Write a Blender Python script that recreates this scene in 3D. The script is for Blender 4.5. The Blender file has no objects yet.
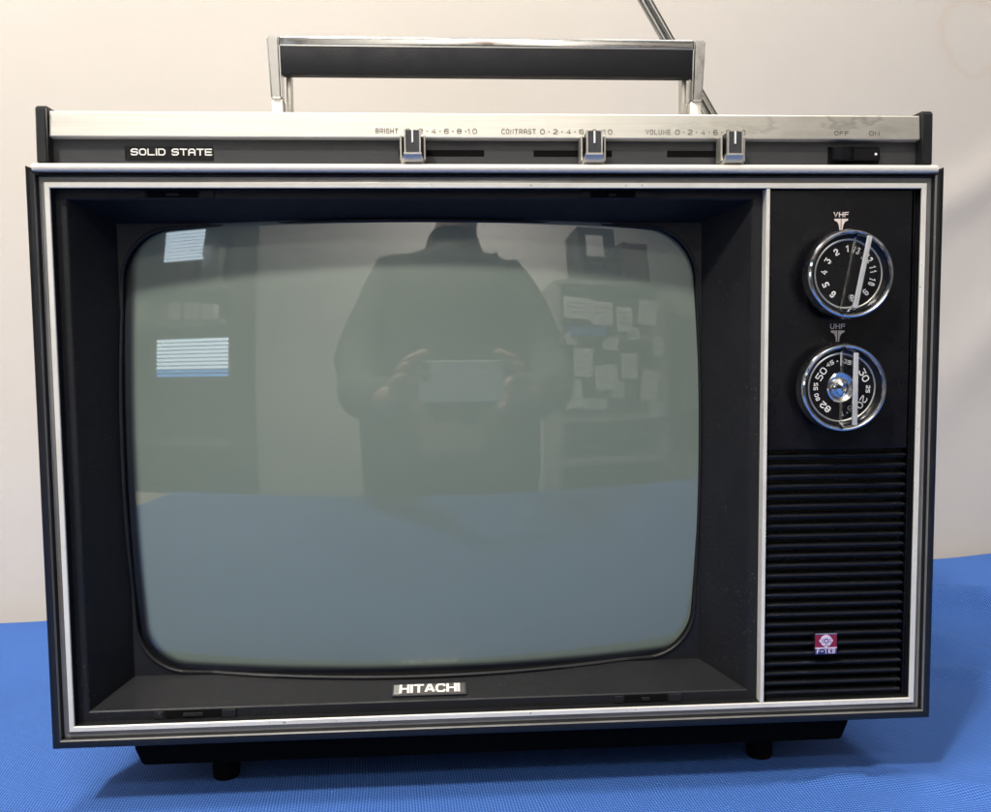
import bpy, bmesh, math, random
from mathutils import Vector, Matrix
random.seed(7)
S = bpy.context.scene
COL = S.collection
R = math.radians

# ------------------------------------------------------------------ materials
def mat(name, col, rough=.5, metal=0., spec=.5, **kw):
    m = bpy.data.materials.new(name); m.use_nodes = True
    b = m.node_tree.nodes['Principled BSDF']
    b.inputs['Base Color'].default_value = (*col, 1)
    b.inputs['Roughness'].default_value = rough
    b.inputs['Metallic'].default_value = metal
    b.inputs['Specular IOR Level'].default_value = spec
    for k, v in kw.items():
        b.inputs[k.replace('_', ' ')].default_value = v
    return m
def nd(m, t, **kw):
    n = m.node_tree.nodes.new(t)
    for k, v in kw.items(): setattr(n, k, v)
    return n
def lk(m, a, b): m.node_tree.links.new(a, b)
def bsdf(m): return m.node_tree.nodes['Principled BSDF']
def coords(m, scale=(1, 1, 1), kind='Object', rot=(0, 0, 0)):
    tc = nd(m, 'ShaderNodeTexCoord'); mp = nd(m, 'ShaderNodeMapping')
    mp.inputs['Scale'].default_value = scale; mp.inputs['Rotation'].default_value = rot
    lk(m, tc.outputs[kind], mp.inputs[0]); return mp.outputs[0]
def noise(m, vec, scale, detail=4, rough=.6):
    n = nd(m, 'ShaderNodeTexNoise'); n.inputs['Scale'].default_value = scale
    n.inputs['Detail'].default_value = detail; n.inputs['Roughness'].default_value = rough
    lk(m, vec, n.inputs['Vector']); return n.outputs['Fac']
def ramp(m, fac, stops):
    r = nd(m, 'ShaderNodeValToRGB'); e = r.color_ramp.elements
    while len(e) < len(stops): e.new(.5)
    for i, (p, c) in enumerate(stops):
        e[i].position = p; e[i].color = (*c, 1) if len(c) == 3 else c
    lk(m, fac, r.inputs[0]); return r.outputs[0]
def g(v): return (v, v, v)
def rough_noise(m, lo, hi, scale=60, bump=.0, bscale=900):
    v = coords(m)
    f = noise(m, v, scale)
    lk(m, ramp(m, f, [(.3, g(lo)), (.7, g(hi))]), bsdf(m).inputs['Roughness'])
    if bump:
        b = nd(m, 'ShaderNodeBump'); b.inputs['Strength'].default_value = bump
        b.inputs['Distance'].default_value = .0003
        lk(m, noise(m, v, bscale, 2), b.inputs['Height']); lk(m, b.outputs[0], bsdf(m).inputs['Normal'])
def dust(m, base, dusty, scale=900, lo=.66, hi=.74):
    """tiny specks of dust and wear"""
    v = coords(m)
    f = noise(m, v, scale, 2); f2 = noise(m, v, 25, 3)
    mu = nd(m, 'ShaderNodeMath', operation='MULTIPLY'); 
    lk(m, ramp(m, f, [(lo, g(0)), (hi, g(1))]), mu.inputs[0]); lk(m, ramp(m, f2, [(.45, g(0)), (.65, g(1))]), mu.inputs[1])
    mx = nd(m, 'ShaderNodeMix', data_type='RGBA'); mx.inputs[6].default_value = (*base, 1); mx.inputs[7].default_value = (*dusty, 1)
    lk(m, mu.outputs[0], mx.inputs[0]); lk(m, mx.outputs[2], bsdf(m).inputs['Base Color'])

M = {}
M['black'] = mat('black_plastic', g(.008), .38, 0, .4); rough_noise(M['black'], .3, .5, 60, .25)
dust(M['black'], (.0075, .008, .009), (.06, .06, .06), 1400, .7, .8)
M['bezel'] = mat('charcoal_plastic', (.017, .017, .019), .5, 0, .28); rough_noise(M['bezel'], .42, .6, 40, .5, 1600)
dust(M['bezel'], (.0085, .0088, .0102), (.10, .095, .085), 1000, .66, .74)
M['pit'] = mat('black_recess', g(.003), .9, 0, .1)
M['gloss'] = mat('black_gloss', (.004, .004, .0055), .25, 0, .35); rough_noise(M['gloss'], .16, .34, 30)
M['panel'] = mat('dark_grey_panel', (.042, .043, .046), .42); rough_noise(M['panel'], .36, .5, 80, .3)
dust(M['panel'], (.030, .031, .034), (.13, .12, .11), 1000, .68, .75)
M['rim'] = mat('satin_grey_metal', (.2, .2, .2), .4, .35)
m = M['rim']; v = coords(m)
lk(m, ramp(m, noise(m, v, 18, 6), [(.35, (.21, .206, .20)), (.6, (.16, .156, .15)), (.72, (.17, .125, .085))]), bsdf(m).inputs['Base Color'])
lk(m, ramp(m, noise(m, v, 90), [(.3, g(.3)), (.7, g(.46))]), bsdf(m).inputs['Roughness'])
M['cream'] = mat('ivory_trim', (.78, .75, .68), .35, .15)
m = M['cream']; v = coords(m)
f1 = ramp(m, noise(m, v, 420, 3), [(.665, g(0)), (.70, g(1))]); f2 = ramp(m, noise(m, v, 14, 3), [(.5, g(0)), (.6, g(1))])
mu = nd(m, 'ShaderNodeMath', operation='MULTIPLY'); lk(m, f1, mu.inputs[0]); lk(m, f2, mu.inputs[1])
mx = nd(m, 'ShaderNodeMix', data_type='RGBA'); lk(m, mu.outputs[0], mx.inputs[0])
lk(m, ramp(m, noise(m, v, 30, 5), [(.3, (.74, .72, .66)), (.7, (.62, .59, .52))]), mx.inputs[6]); mx.inputs[7].default_value = (.06, .05, .04, 1)
lk(m, mx.outputs[2], bsdf(m).inputs['Base Color'])
M['lip'] = mat('satin_silver', (.58, .56, .52), .42, .12); rough_noise(M['lip'], .36, .5, 50)
# brushed aluminium strip with tarnish and a painted rightward falloff of reflected light
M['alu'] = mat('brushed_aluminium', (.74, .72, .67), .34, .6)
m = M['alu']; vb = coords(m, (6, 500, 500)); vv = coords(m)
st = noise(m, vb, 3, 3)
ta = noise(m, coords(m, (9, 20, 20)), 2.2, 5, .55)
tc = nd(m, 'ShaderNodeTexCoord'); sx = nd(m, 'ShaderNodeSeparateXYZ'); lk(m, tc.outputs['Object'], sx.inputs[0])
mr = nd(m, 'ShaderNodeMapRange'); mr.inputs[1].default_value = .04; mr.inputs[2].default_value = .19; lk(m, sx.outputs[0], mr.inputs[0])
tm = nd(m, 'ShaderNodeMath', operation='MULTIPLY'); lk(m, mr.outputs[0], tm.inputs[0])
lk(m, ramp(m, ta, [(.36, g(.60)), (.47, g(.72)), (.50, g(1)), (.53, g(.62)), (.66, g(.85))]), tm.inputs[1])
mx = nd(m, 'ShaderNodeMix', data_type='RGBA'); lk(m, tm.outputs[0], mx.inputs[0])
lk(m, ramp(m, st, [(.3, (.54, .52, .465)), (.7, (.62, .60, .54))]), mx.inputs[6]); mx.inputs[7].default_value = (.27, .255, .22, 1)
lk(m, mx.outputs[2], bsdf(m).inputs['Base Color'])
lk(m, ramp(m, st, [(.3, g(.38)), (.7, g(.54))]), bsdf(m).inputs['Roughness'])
b = nd(m, 'ShaderNodeBump'); b.inputs['Strength'].default_value = .15; b.inputs['Distance'].default_value = .0002
lk(m, st, b.inputs['Height']); lk(m, b.outputs[0], bsdf(m).inputs['Normal'])
M['chrome'] = mat('chrome', (.80, .80, .80), .09, 1.)
rough_noise(M['chrome'], .05, .2, 120)
M['satin'] = mat('satin_chrome', (.50, .485, .45), .38, .85)
M['handle'] = mat('worn_chrome', (.60, .60, .60), .09, 1.); rough_noise(M['handle'], .08, .24, 140)
M['pitted'] = mat('pitted_chrome', (.75, .73, .70), .4, .5); rough_noise(M['pitted'], .3, .6, 500, .6, 700)
M['grip'] = mat('black_grip', (.008, .0085, .011), .6, 0, .2); rough_noise(M['grip'], .5, .7, 60, .5, 1500)
M['white'] = mat('white_print', (.74, .72, .69), .5)
M['print'] = mat('dark_print', (.07, .062, .05), .7, 0, .2)
M['badge'] = mat('badge_metal', (.50, .49, .47), .3, .8)
m = M['badge']; tc = nd(m, 'ShaderNodeTexCoord'); 
M['letter'] = mat('bright_metal_letters', (.9, .89, .86), .28, .35)
M['acrylic'] = mat('clear_acrylic', (.97, .98, .97), .02, 0, .5, Transmission_Weight=1., IOR=1.49)
M['acrylic_edge'] = mat('frosted_acrylic_edge', (.95, .95, .95), .05, 0, .8, Transmission_Weight=.7, IOR=1.49, Coat_Weight=.6)
M['red'] = mat('crimson_enamel', (.20, .010, .038), .3)
M['navy'] = mat('navy_enamel', (.02, .03, .13), .3)
M['pink'] = mat('pale_enamel', (.62, .52, .66), .4)
M['antenna'] = mat('antenna_metal', (.42, .42, .41), .22, 1.)
M['badge_plate'] = M['badge']

# picture tube face: pale grey green phosphor under glossy glass; black beyond the phosphor
M['tube'] = mat('tube_glass', (.25, .30, .27), .55, 0, .3, Coat_Weight=1., Coat_Roughness=.012, Coat_IOR=1.75)
m = M['tube']; at_ = nd(m, 'ShaderNodeAttribute', attribute_name='edge')
v = coords(m)
mx = nd(m, 'ShaderNodeMix', data_type='RGBA'); lk(m, at_.outputs['Fac'], mx.inputs[0])
mx.inputs[6].default_value = (.146, .180, .148, 1); mx.inputs[7].default_value = (.003, .004, .008, 1)
mx2 = nd(m, 'ShaderNodeMix', data_type='RGBA'); lk(m, mx.outputs[2], mx2.inputs[6]); mx2.inputs[7].default_value = (.4, .4, .38, 1)
sp = ramp(m, noise(m, v, 520, 2), [(.775, g(0)), (.80, g(.35))]); lk(m, sp, mx2.inputs[0])
lk(m, mx2.outputs[2], bsdf(m).inputs['Base Color'])
dm = noise(m, coords(m, (1, 1, 1)), 22, 6)
lk(m, ramp(m, dm, [(.3, g(.012)), (.75, g(.03))]), bsdf(m).inputs['Coat Roughness'])

# woven blue cloth
M['cloth'] = mat('blue_woven_polyester', (.05, .16, .55), .8, 0, .15)
m = M['cloth']
def weave(m, pitch, ang):
    vec = coords(m, (1, 1, 1), 'Object', (0, 0, R(ang)))
    # gentle warp so the rows are not ruler straight
    n = nd(m, 'ShaderNodeTexNoise'); n.inputs['Scale'].default_value = 9; n.inputs['Detail'].default_value = 2
    lk(m, vec, n.inputs['Vector'])
    ad = nd(m, 'ShaderNodeVectorMath', operation='MULTIPLY_ADD'); lk(m, n.outputs['Color'], ad.inputs[0])
    ad.inputs[1].default_value = (.011, .011, .0); lk(m, vec, ad.inputs[2])
    s = nd(m, 'ShaderNodeSeparateXYZ'); lk(m, ad.outputs[0], s.inputs[0])
    outs = []
    for k in (0, 1):
        a = nd(m, 'ShaderNodeMath', operation='MULTIPLY'); lk(m, s.outputs[k], a.inputs[0]); a.inputs[1].default_value = 2*math.pi/pitch
        b = nd(m, 'ShaderNodeMath', operation='SINE'); lk(m, a.outputs[0], b.inputs[0]); outs.append(b.outputs[0])
    c = nd(m, 'ShaderNodeMath', operation='MULTIPLY'); lk(m, outs[0], c.inputs[0]); lk(m, outs[1], c.inputs[1])
    d = nd(m, 'ShaderNodeMath', operation='MULTIPLY_ADD'); lk(m, c.outputs[0], d.inputs[0]); d.inputs[1].default_value = .5; d.inputs[2].default_value = .5
    return d.outputs[0]
w = weave(m, .0024, 40)
mo = noise(m, coords(m), 3.2, 4)
wn = nd(m, 'ShaderNodeMath', operation='MULTIPLY_ADD'); lk(m, mo, wn.inputs[0]); wn.inputs[1].default_value = .25; lk(m, w, wn.inputs[2])
lk(m, ramp(m, wn.outputs[0], [(.05, (.013, .050, .20)), (.6, (.037, .114, .385)), (1., (.10, .22, .60))]), bsdf(m).inputs['Base Color'])
b = nd(m, 'ShaderNodeBump'); b.inputs['Strength'].default_value = .8; b.inputs['Distance'].default_value = .0007
lk(m, w, b.inputs['Height']); lk(m, b.outputs[0], bsdf(m).inputs['Normal'])

# white sheet behind
M['sheet'] = mat('off_white_sheet', (.72, .67, .62), .85, 0, .2)
m = M['sheet']; vv = coords(m)
vo = nd(m, 'ShaderNodeTexNoise'); vo.inputs['Scale'].default_value = 2.1; vo.inputs['Detail'].default_value = 5; lk(m, vv, vo.inputs['Vector'])
base = ramp(m, vo.outputs['Fac'], [(.3, (.560, .522, .474)), (.7, (.615, .575, .526))])
# faint ring stain
vd = nd(m, 'ShaderNodeVectorMath', operation='DISTANCE'); lk(m, vv, vd.inputs[0]); vd.inputs[1].default_value = (.62, 0, .42)
wob = nd(m, 'ShaderNodeMath', operation='MULTIPLY_ADD'); lk(m, noise(m, vv, 14, 4), wob.inputs[0]); wob.inputs[1].default_value = .05; lk(m, vd.outputs['Value'], wob.inputs[2])
stn = ramp(m, wob.outputs[0], [(.062, g(0)), (.07, g(.32)), (.075, g(.05)), (.085, g(0))])
mx = nd(m, 'ShaderNodeMix', data_type='RGBA'); lk(m, stn, mx.inputs[0]); lk(m, base, mx.inputs[6]); mx.inputs[7].default_value = (.55, .42, .32, 1)
vd2 = nd(m, 'ShaderNodeVectorMath', operation='DISTANCE'); lk(m, vv, vd2.inputs[0]); vd2.inputs[1].default_value = (-.523, 0, -.075)
st2 = ramp(m, vd2.outputs['Value'], [(.002, g(.35)), (.007, g(0))])
mx3 = nd(m, 'ShaderNodeMix', data_type='RGBA'); lk(m, st2, mx3.inputs[0]); lk(m, mx.outputs[2], mx3.inputs[6]); mx3.inputs[7].default_value = (.45, .36, .22, 1)
lk(m, mx3.outputs[2], bsdf(m).inputs['Base Color'])
wv = nd(m, 'ShaderNodeTexNoise'); wv.inputs['Scale'].default_value = 1100; wv.inputs['Detail'].default_value = 1; lk(m, vv, wv.inputs['Vector'])
b = nd(m, 'ShaderNodeBump'); b.inputs['Strength'].default_value = .14; b.inputs['Distance'].default_value = .0004
lk(m, wv.outputs['Fac'], b.inputs['Height']); lk(m, b.outputs[0], bsdf(m).inputs['Normal'])

# ------------------------------------------------------------------ object helpers
def link(name, me, mats, parent=None, smooth=None):
    o = bpy.data.objects.new(name, me); COL.objects.link(o)
    for k in (mats if isinstance(mats, (list, tuple)) else [mats]): me.materials.append(M[k])
    if parent: o.parent = parent
    if smooth is not None:
        for p in me.polygons: p.use_smooth = True
        if smooth < 180: me.set_sharp_from_angle(angle=R(smooth))
    return o
def obj(name, bm, mats, parent=None, smooth=None):
    me = bpy.data.meshes.new(name); bmesh.ops.recalc_face_normals(bm, faces=bm.faces)
    bm.to_mesh(me); bm.free(); return link(name, me, mats, parent, smooth)
def box(bm, x0, x1, y0, y1, z0, z1, bev=0, seg=2, mi=0, mtx=None):
    r = bmesh.ops.create_cube(bm, size=1, matrix=Matrix.Translation(((x0+x1)/2, (y0+y1)/2, (z0+z1)/2)) @ Matrix.Diagonal((x1-x0, y1-y0, z1-z0, 1)))
    vs = r['verts']; fs = {f for v_ in vs for f in v_.link_faces}
    if bev:
        es = list({e for f in fs for e in f.edges})
        rb = bmesh.ops.bevel(bm, geom=es, offset=bev, segments=seg, profile=.5, affect='EDGES')
        fs = {f for v_ in rb['verts'] for f in v_.link_faces} | {f for f in fs if f.is_valid}
        vs = list({v_ for f in fs for v_ in f.verts})
    for f in fs: f.material_index = mi
    if mtx: bmesh.ops.transform(bm, matrix=mtx, verts=list(vs))
    return fs
def prism(bm, pts, a0, a1, axis='x', mi=0):
    """extrude a closed 2D outline; axis x: pts are (y,z); axis y: pts are (x,z)"""
    def P(p, a): return (a, p[0], p[1]) if axis == 'x' else (p[0], a, p[1])
    v0 = [bm.verts.new(P(p, a0)) for p in pts]; v1 = [bm.verts.new(P(p, a1)) for p in pts]
    n = len(pts); fs = [bm.faces.new(v0), bm.faces.new(v1[::-1])]
    for i in range(n): fs.append(bm.faces.new((v0[i], v1[i], v1[(i+1) % n], v0[(i+1) % n])))
    for f in fs: f.material_index = mi
def lathe(bm, prof, cx, cz, n=72, mi=0, rib=None):
    """axis along y; prof list of (r, y)"""
    rings = []
    for r, y in prof:
        if r < 1e-6: rings.append([bm.verts.new((cx, y, cz))]); continue
        rings.append([bm.verts.new((cx+r*math.cos(2*math.pi*k/n), y, cz+r*math.sin(2*math.pi*k/n))) for k in range(n)])
    for a, b_ in zip(rings, rings[1:]):
        for k in range(n):
            k2 = (k+1) % n
            if len(a) == 1 and len(b_) == 1: continue
            if len(a) == 1: f = bm.faces.new((a[0], b_[k], b_[k2]))
            elif len(b_) == 1: f = bm.faces.new((a[k], a[k2], b_[0]))
            else: f = bm.faces.new((a[k], a[k2], b_[k2], b_[k]))
            f.material_index = mi
def tube(bm, p0, p1, r0, r1, n=20, mi=0):
    p0, p1 = Vector(p0), Vector(p1); d = (p1-p0).normalized(); q = d.to_track_quat('Z', 'Y').to_matrix()
    A = [bm.verts.new(p0+q @ Vector((r0*math.cos(t), r0*math.sin(t), 0))) for t in [2*math.pi*k/n for k in range(n)]]
    B = [bm.verts.new(p1+q @ Vector((r1*math.cos(t), r1*math.sin(t), 0))) for t in [2*math.pi*k/n for k in range(n)]]
    fs = [bm.faces.new(A[::-1]), bm.faces.new(B)]
    for k in range(n): fs.append(bm.faces.new((A[k], A[(k+1) % n], B[(k+1) % n], B[k])))
    for f in fs: f.material_index = mi
def rect_sweep(bm, x0, x1, z0, z1, prof, mi=0, sides='LTRB'):
    """sweep profile [(inset, y)] round a rectangle with mitred corners"""
    def ring(i, y): return [(x0+i, y, z0+i), (x0+i, y, z1-i), (x1-i, y, z1-i), (x1-i, y, z0+i)]
    V = [[bm.verts.new(p) for p in ring(i, y)] for i, y in prof]
    for a, b_ in zip(V, V[1:]):
        for k, s in enumerate('LTRB'):
            if s in sides:
                f = bm.faces.new((a[k], a[(k+1) % 4], b_[(k+1) % 4], b_[k])); f.material_index = mi
def bm_new(): return bmesh.new()
def empty(name, loc=(0, 0, 0), parent=None):
    o = bpy.data.objects.new(name, None); COL.objects.link(o); o.location = loc; o.empty_display_size = .05
    if parent: o.parent = parent
    return o
def tag(o, label=None, cat=None, group=None, kind=None):
    if label: o['label'] = label
    if cat: o['category'] = cat
    if group: o['group'] = group
    if kind: o['kind'] = kind
    return o

# ------------------------------------------------------------------ stroke lettering
c = .24
O_ = [(c,0),(1-c,0),(1,c),(1,1-c),(1-c,1),(c,1),(0,1-c),(0,c),(c,0)]
G = {
 'O':[O_], '0':[O_], 'D':[[(0,0),(1-c,0),(1,c),(1,1-c),(1-c,1),(0,1),(0,0)]],
 'S':[[(0,.12),(c*.6,0),(1-c,0),(1,c*.8),(1,.5-c*.3),(1-c,.52),(c,.52),(0,.52+c*.5),(0,1-c*.8),(c,1),(1-c*.6,1),(1,.88)]],
 'L':[[(0,1),(0,0),(1,0)]], 'I':[[(0,0),(0,1)]], 'T':[[(0,1),(1,1)],[(.5,.93),(.5,0)]],
 'A':[[(0,0),(0,1-c),(c,1),(1-c,1),(1,1-c),(1,0)],[(.06,.42),(.94,.42)]],
 'a':[[(.02,.08),(.40,1),(.60,1),(.98,.08)],[(.24,.30),(.76,.30)]],
 'E':[[(1,1),(0,1),(0,0),(1,0)],[(.06,.5),(.9,.5)]], 'F':[[(1,1),(0,1),(0,0)],[(.06,.52),(.85,.52)]],
 'H':[[(0,0),(0,1)],[(1,0),(1,1)],[(.2,.5),(.8,.5)]],
 'B':[[(0,0),(1-c,0),(1,c*.8),(1,.5-c*.3),(1-c,.52),(.06,.52)],[(0,0),(0,1),(1-c,1),(1,1-c*.8),(1,.62),(.86,.56)]],
 'R':[[(0,0),(0,1),(1-c,1),(1,1-c),(1,.62),(1-c,.42),(.06,.42)],[(.62,.38),(1,0)]],
 'G':[[(1,.88),(1-c*.6,1),(c,1),(0,1-c),(0,c),(c,0),(1,0),(1,.5),(.55,.5)]],
 'C':[[(1,.84),(1-c*.5,1),(c,1),(0,1-c),(0,c),(c,0),(1-c*.5,0),(1,.16)]],
 'N':[[(0,0),(0,1),(1,0),(1,1)]], 'V':[[(0,1),(.5,0),(1,1)]], 'U':[[(0,1),(0,c),(c,0),(1-c,0),(1,c),(1,1)]],
 'M':[[(0,0),(0,1),(.5,.35),(1,1),(1,0)]], 'K':[[(0,0),(0,1)],[(1,1),(.1,.5),(1,0)]],
 '1':[[(.1,.8),(.5,1),(.5,0)]], '2':[[(0,.85),(c,1),(1-c,1),(1,1-c),(1,.6),(0,.16),(0,0),(1,0)]],
 '3':[[(0,1),(1,1),(.5,.58),(1-c,.56),(1,.4),(1,c),(1-c,0),(c,0),(0,.14)]],
 '4':[[(.75,0),(.75,1),(0,.3),(1,.3)]], '5':[[(1,1),(0,1),(0,.55),(1-c,.55),(1,.55-c),(1,c),(1-c,0),(0,0)]],
 '6':[[(1,.9),(1-c,1),(c,1),(0,1-c),(0,c),(c,0),(1-c,0),(1,c),(1,.52-c*.5),(1-c,.54),(.06,.54)]],
 '7':[[(0,1),(1,1),(.4,0)]],
 '8':[[(c,0),(1-c,0),(1,c),(1,.5-c*.4),(1-c,.52),(c,.52),(0,.5-c*.4),(0,c),(c,0)],[(c*.9,.54),(0,.54+c*.5),(0,1-c),(c,1),(1-c,1),(1,1-c),(1,.54+c*.5),(1-c*.9,.54)]],
 '9':[[(0,.1),(c,0),(1-c,0),(1,c),(1,1-c),(1-c,1),(c,1),(0,1-c),(0,.5+c*.5),(c,.46),(.94,.46)]],
 '-':[[(0,.5),(1,.5)]], '.':[[(.35,.5),(.65,.5)]],
}
def stroke(bm, pts, w, M4, dy, mi):
    P = [Vector(p) for p in pts]; closed = (P[0]-P[-1]).length < 1e-6
    if closed: P = P[:-1]
    else:
        P[0] = P[0]+(P[0]-P[1]).normalized()*w*.5; P[-1] = P[-1]+(P[-1]-P[-2]).normalized()*w*.5
    n = len(P); L = []
    for i in range(n):
        a = P[i-1] if (i or closed) else None; b_ = P[(i+1) % n] if (i < n-1 or closed) else None
        d1 = (P[i]-a).normalized() if a is not None else None; d2 = (b_-P[i]).normalized() if b_ is not None else None
        if d1 is None: nn = Vector((-d2.y, d2.x)); k = 1
        elif d2 is None: nn = Vector((-d1.y, d1.x)); k = 1
        else:
            t = d1+d2
            if t.length < 1e-3: t = d1
            t.normalize(); nn = Vector((-t.y, t.x)); k = 1/max(.8, nn.dot(Vector((-d1.y, d1.x))))
        L.append((P[i]+nn*w/2*k, P[i]-nn*w/2*k))
    V = [[bm.verts.new(M4 @ Vector((q.x, dy, q.y))) for q in pr] for pr in L]
    for i in range(n if closed else n-1):
        f = bm.faces.new((V[i][0], V[i][1], V[(i+1) % n][1], V[(i+1) % n][0])); f.material_index = mi
def text(bm, s, M4, h, gw, w, gap, mi=0, anchor='l', dy0=0.):
    """write s with cap height h, glyph width gw, stroke w; M4 maps (x, depth, z)"""
    adv = []
    for ch in s:
        adv.append(gw*.55 if ch == ' ' else (w if ch == 'I' else (gw*.6 if ch in '.' else gw)))
    tot = sum(adv)+gap*(len(s)-1); x = 0 if anchor == 'l' else -tot/2
    for i, ch in enumerate(s):
        if ch != ' ':
            for j, st_ in enumerate(G[ch]):
                pts = [(x+(0 if ch == 'I' else (px*(adv[i]-w)+w/2)) + (w/2 if ch == 'I' else 0), pz*(h-w)+w/2) for px, pz in st_]
                if ch == '.':
                    mx_ = x+adv[i]/2; pts = [(mx_-w*.15, h/2), (mx_+w*.15, h/2)]
                    stroke(bm, pts, w*1.5, M4, dy0-.00002*j, mi)
                else: stroke(bm, pts, w, M4, dy0-.00002*j, mi)
        x += adv[i]+gap
    return tot
def T(x, y, z): return Matrix.Translation((x, y, z))

# ================================================================== THE TELEVISION
tv = empty('television', (0, .12, -.2))
tag(tv, 'vintage portable television with black frame and chrome carrying handle on blue cloth', 'television')
tvm = Matrix.Translation((0, -.12, .2))
def part(name, bm, mats, parent=None, smooth=None):
    """parts are modelled in world coordinates, then stored relative to the empty"""
    bmesh.ops.transform(bm, matrix=tvm, verts=bm.verts)
    return obj(name, bm, mats, parent or tv, smooth)
W2, H2 = .25, .1586

# cabinet body behind the front frame
bm = bm_new(); A = [(.0, .243, -.152, .156), (.014, .243, -.152, .156), (.20, .236, -.150, .170), (.27, .17, -.10, .14), (.31, .11, -.07, .09)]
rings = []
for y, hx, z0, z1 in A:
    rings.append([bm.verts.new(p) for p in ((-hx, y+.008, z0), (-hx, y+.008, z1), (hx, y+.008, z1), (hx, y+.008, z0))])
bm.faces.new(rings[-1])
for a, b_ in zip(rings[1:], rings[2:]):
    for k in range(4): bm.faces.new((a[k], a[(k+1) % 4], b_[(k+1) % 4], b_[k]))
part('cabinet', bm, 'black')

# front frame: black rim on three sides, satin grey cove, silver lip across the top
bm = bm_new()
rect_sweep(bm, -W2, W2, -H2, H2, [(.0, .024), (.0, .0012), (.0004, .0004), (.0012, 0), (.0040, 0), (.0046, .0005), (.0048, .0016)], 0, 'LRB')
rect_sweep(bm, -W2, W2, -H2, H2, [(.0, .024), (.0068, .024)], 0, 'LRBT')
rect_sweep(bm, -W2, W2, -H2, H2, [(.0048, .0016), (.0050, .0036), (.0054, .0042)], 0)
rect_sweep(bm, -W2, W2, -H2, H2, [(.0054, .0042), (.0060, .0044), (.0072, .0042), (.0080, .0038), (.0085, .0034)], 1)
rect_sweep(bm, -W2, W2, -H2, H2, [(.0044, -.0001), (.0047, .0003), (.0048, .0014)], 1, 'LRB')
part('front_frame', bm, ['black', 'rim'], None, 40)
bm = bm_new()
prof = [(.024, .1562), (.0016, .1554), (.0004, .1556), (-.0002, .1562), (-.0003, .1584), (.0004, .1592), (.0022, .1600), (.024, .1606)]
prism(bm, prof, -.2462, .2462, 'x', 0)
part('top_lip', bm, 'lip', None, 50)
# ivory trim strip
bm = bm_new()
rect_sweep(bm, -W2, W2, -H2, H2, [(.0084, .0060), (.0084, .0032), (.0087, .0028), (.0110, .0028), (.0113, .0031), (.0113, .0040)])
rect_sweep(bm, -W2, W2, -H2, H2, [(.0113, .0040), (.0114, .0120)], 1)
part('trim_strip', bm, ['cream', 'black'], None, 40)
bm = bm_new(); box(bm, .1496, .1517, .0032, .0120, -.1472, .1472, .0003)
part('divider_strip', bm, 'cream')

# screen bezel: flat ledge, four sloping faces, corner plates, lip round the tube
LX0, LX1, LZ = -.2388, .1497, .1474
FX0, FX1, FZ0, FZ1, FY = -.2325, .1435, -.1414, .1420, .0100
IX0, IX1, IZ0, IZ1, IY = -.2177, .1237, -.1333, .1333, .0400
CX_, CZ_ = -.0475, -.0005
def pillow(hw, hh, r, bx, bz, n=14, cx=CX_, cz=CZ_):
    pts = []
    for qx, qz, a0 in ((1, 1, 0), (-1, 1, 90), (-1, -1, 180), (1, -1, 270)):
        for k in range(n+1):
            a = R(a0+90*k/n); pts.append((qx*(hw-r)+r*math.cos(a), qz*(hh-r)+r*math.sin(a)))
        # straight run to the next corner
        nx = {0: (-(hw-r), hh), 90: (-hw, -(hh-r)), 180: (hw-r, -hh), 270: (hw, hh-r)}[a0]
        lx, lz = pts[-1]
        for k in range(1, 24): pts.append((lx+(nx[0]-lx)*k/24, lz+(nx[1]-lz)*k/24))
    out = []
    for x, z in pts:
        x2 = x+math.copysign(bx, x)*max(0, 1-(z/hh)**2)*min(1, abs(x)/(hw*.5)); z2 = z+math.copysign(bz, z)*max(0, 1-(x/hw)**2)*min(1, abs(z)/(hh*.5))
        out.append((cx+x2, cz+z2))
    return out
HW, HH, RR, BX, BZ = .1672, .1304, .026, .0048, .0053
def inside(x, z):
    """inside the bowed opening?"""
    u, v_ = abs(x-CX_), abs(z-CZ_)
    u2 = u-BX*max(0, 1-(v_/HH)**2); v2 = v_-BZ*max(0, 1-(u/HW)**2)
    if u2 > HW or v2 > HH: return False
    du, dv = u2-(HW-RR), v2-(HH-RR)
    return not (du > 0 and dv > 0 and du*du+dv*dv > RR*RR)
bm = bm_new()
def lerp(a, b_, t): return tuple(p+(q-p)*t for p, q in zip(a, b_))
corn_o = [(FX0, FY, FZ0), (FX0, FY, FZ1), (FX1, FY, FZ1), (FX1, FY, FZ0)]
corn_i = [(IX0, IY, IZ0), (IX0, IY, IZ1), (IX1, IY, IZ1), (IX1, IY, IZ0)]
cen = (CX_, IY, CZ_)
N = 110
lipring = []
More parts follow.
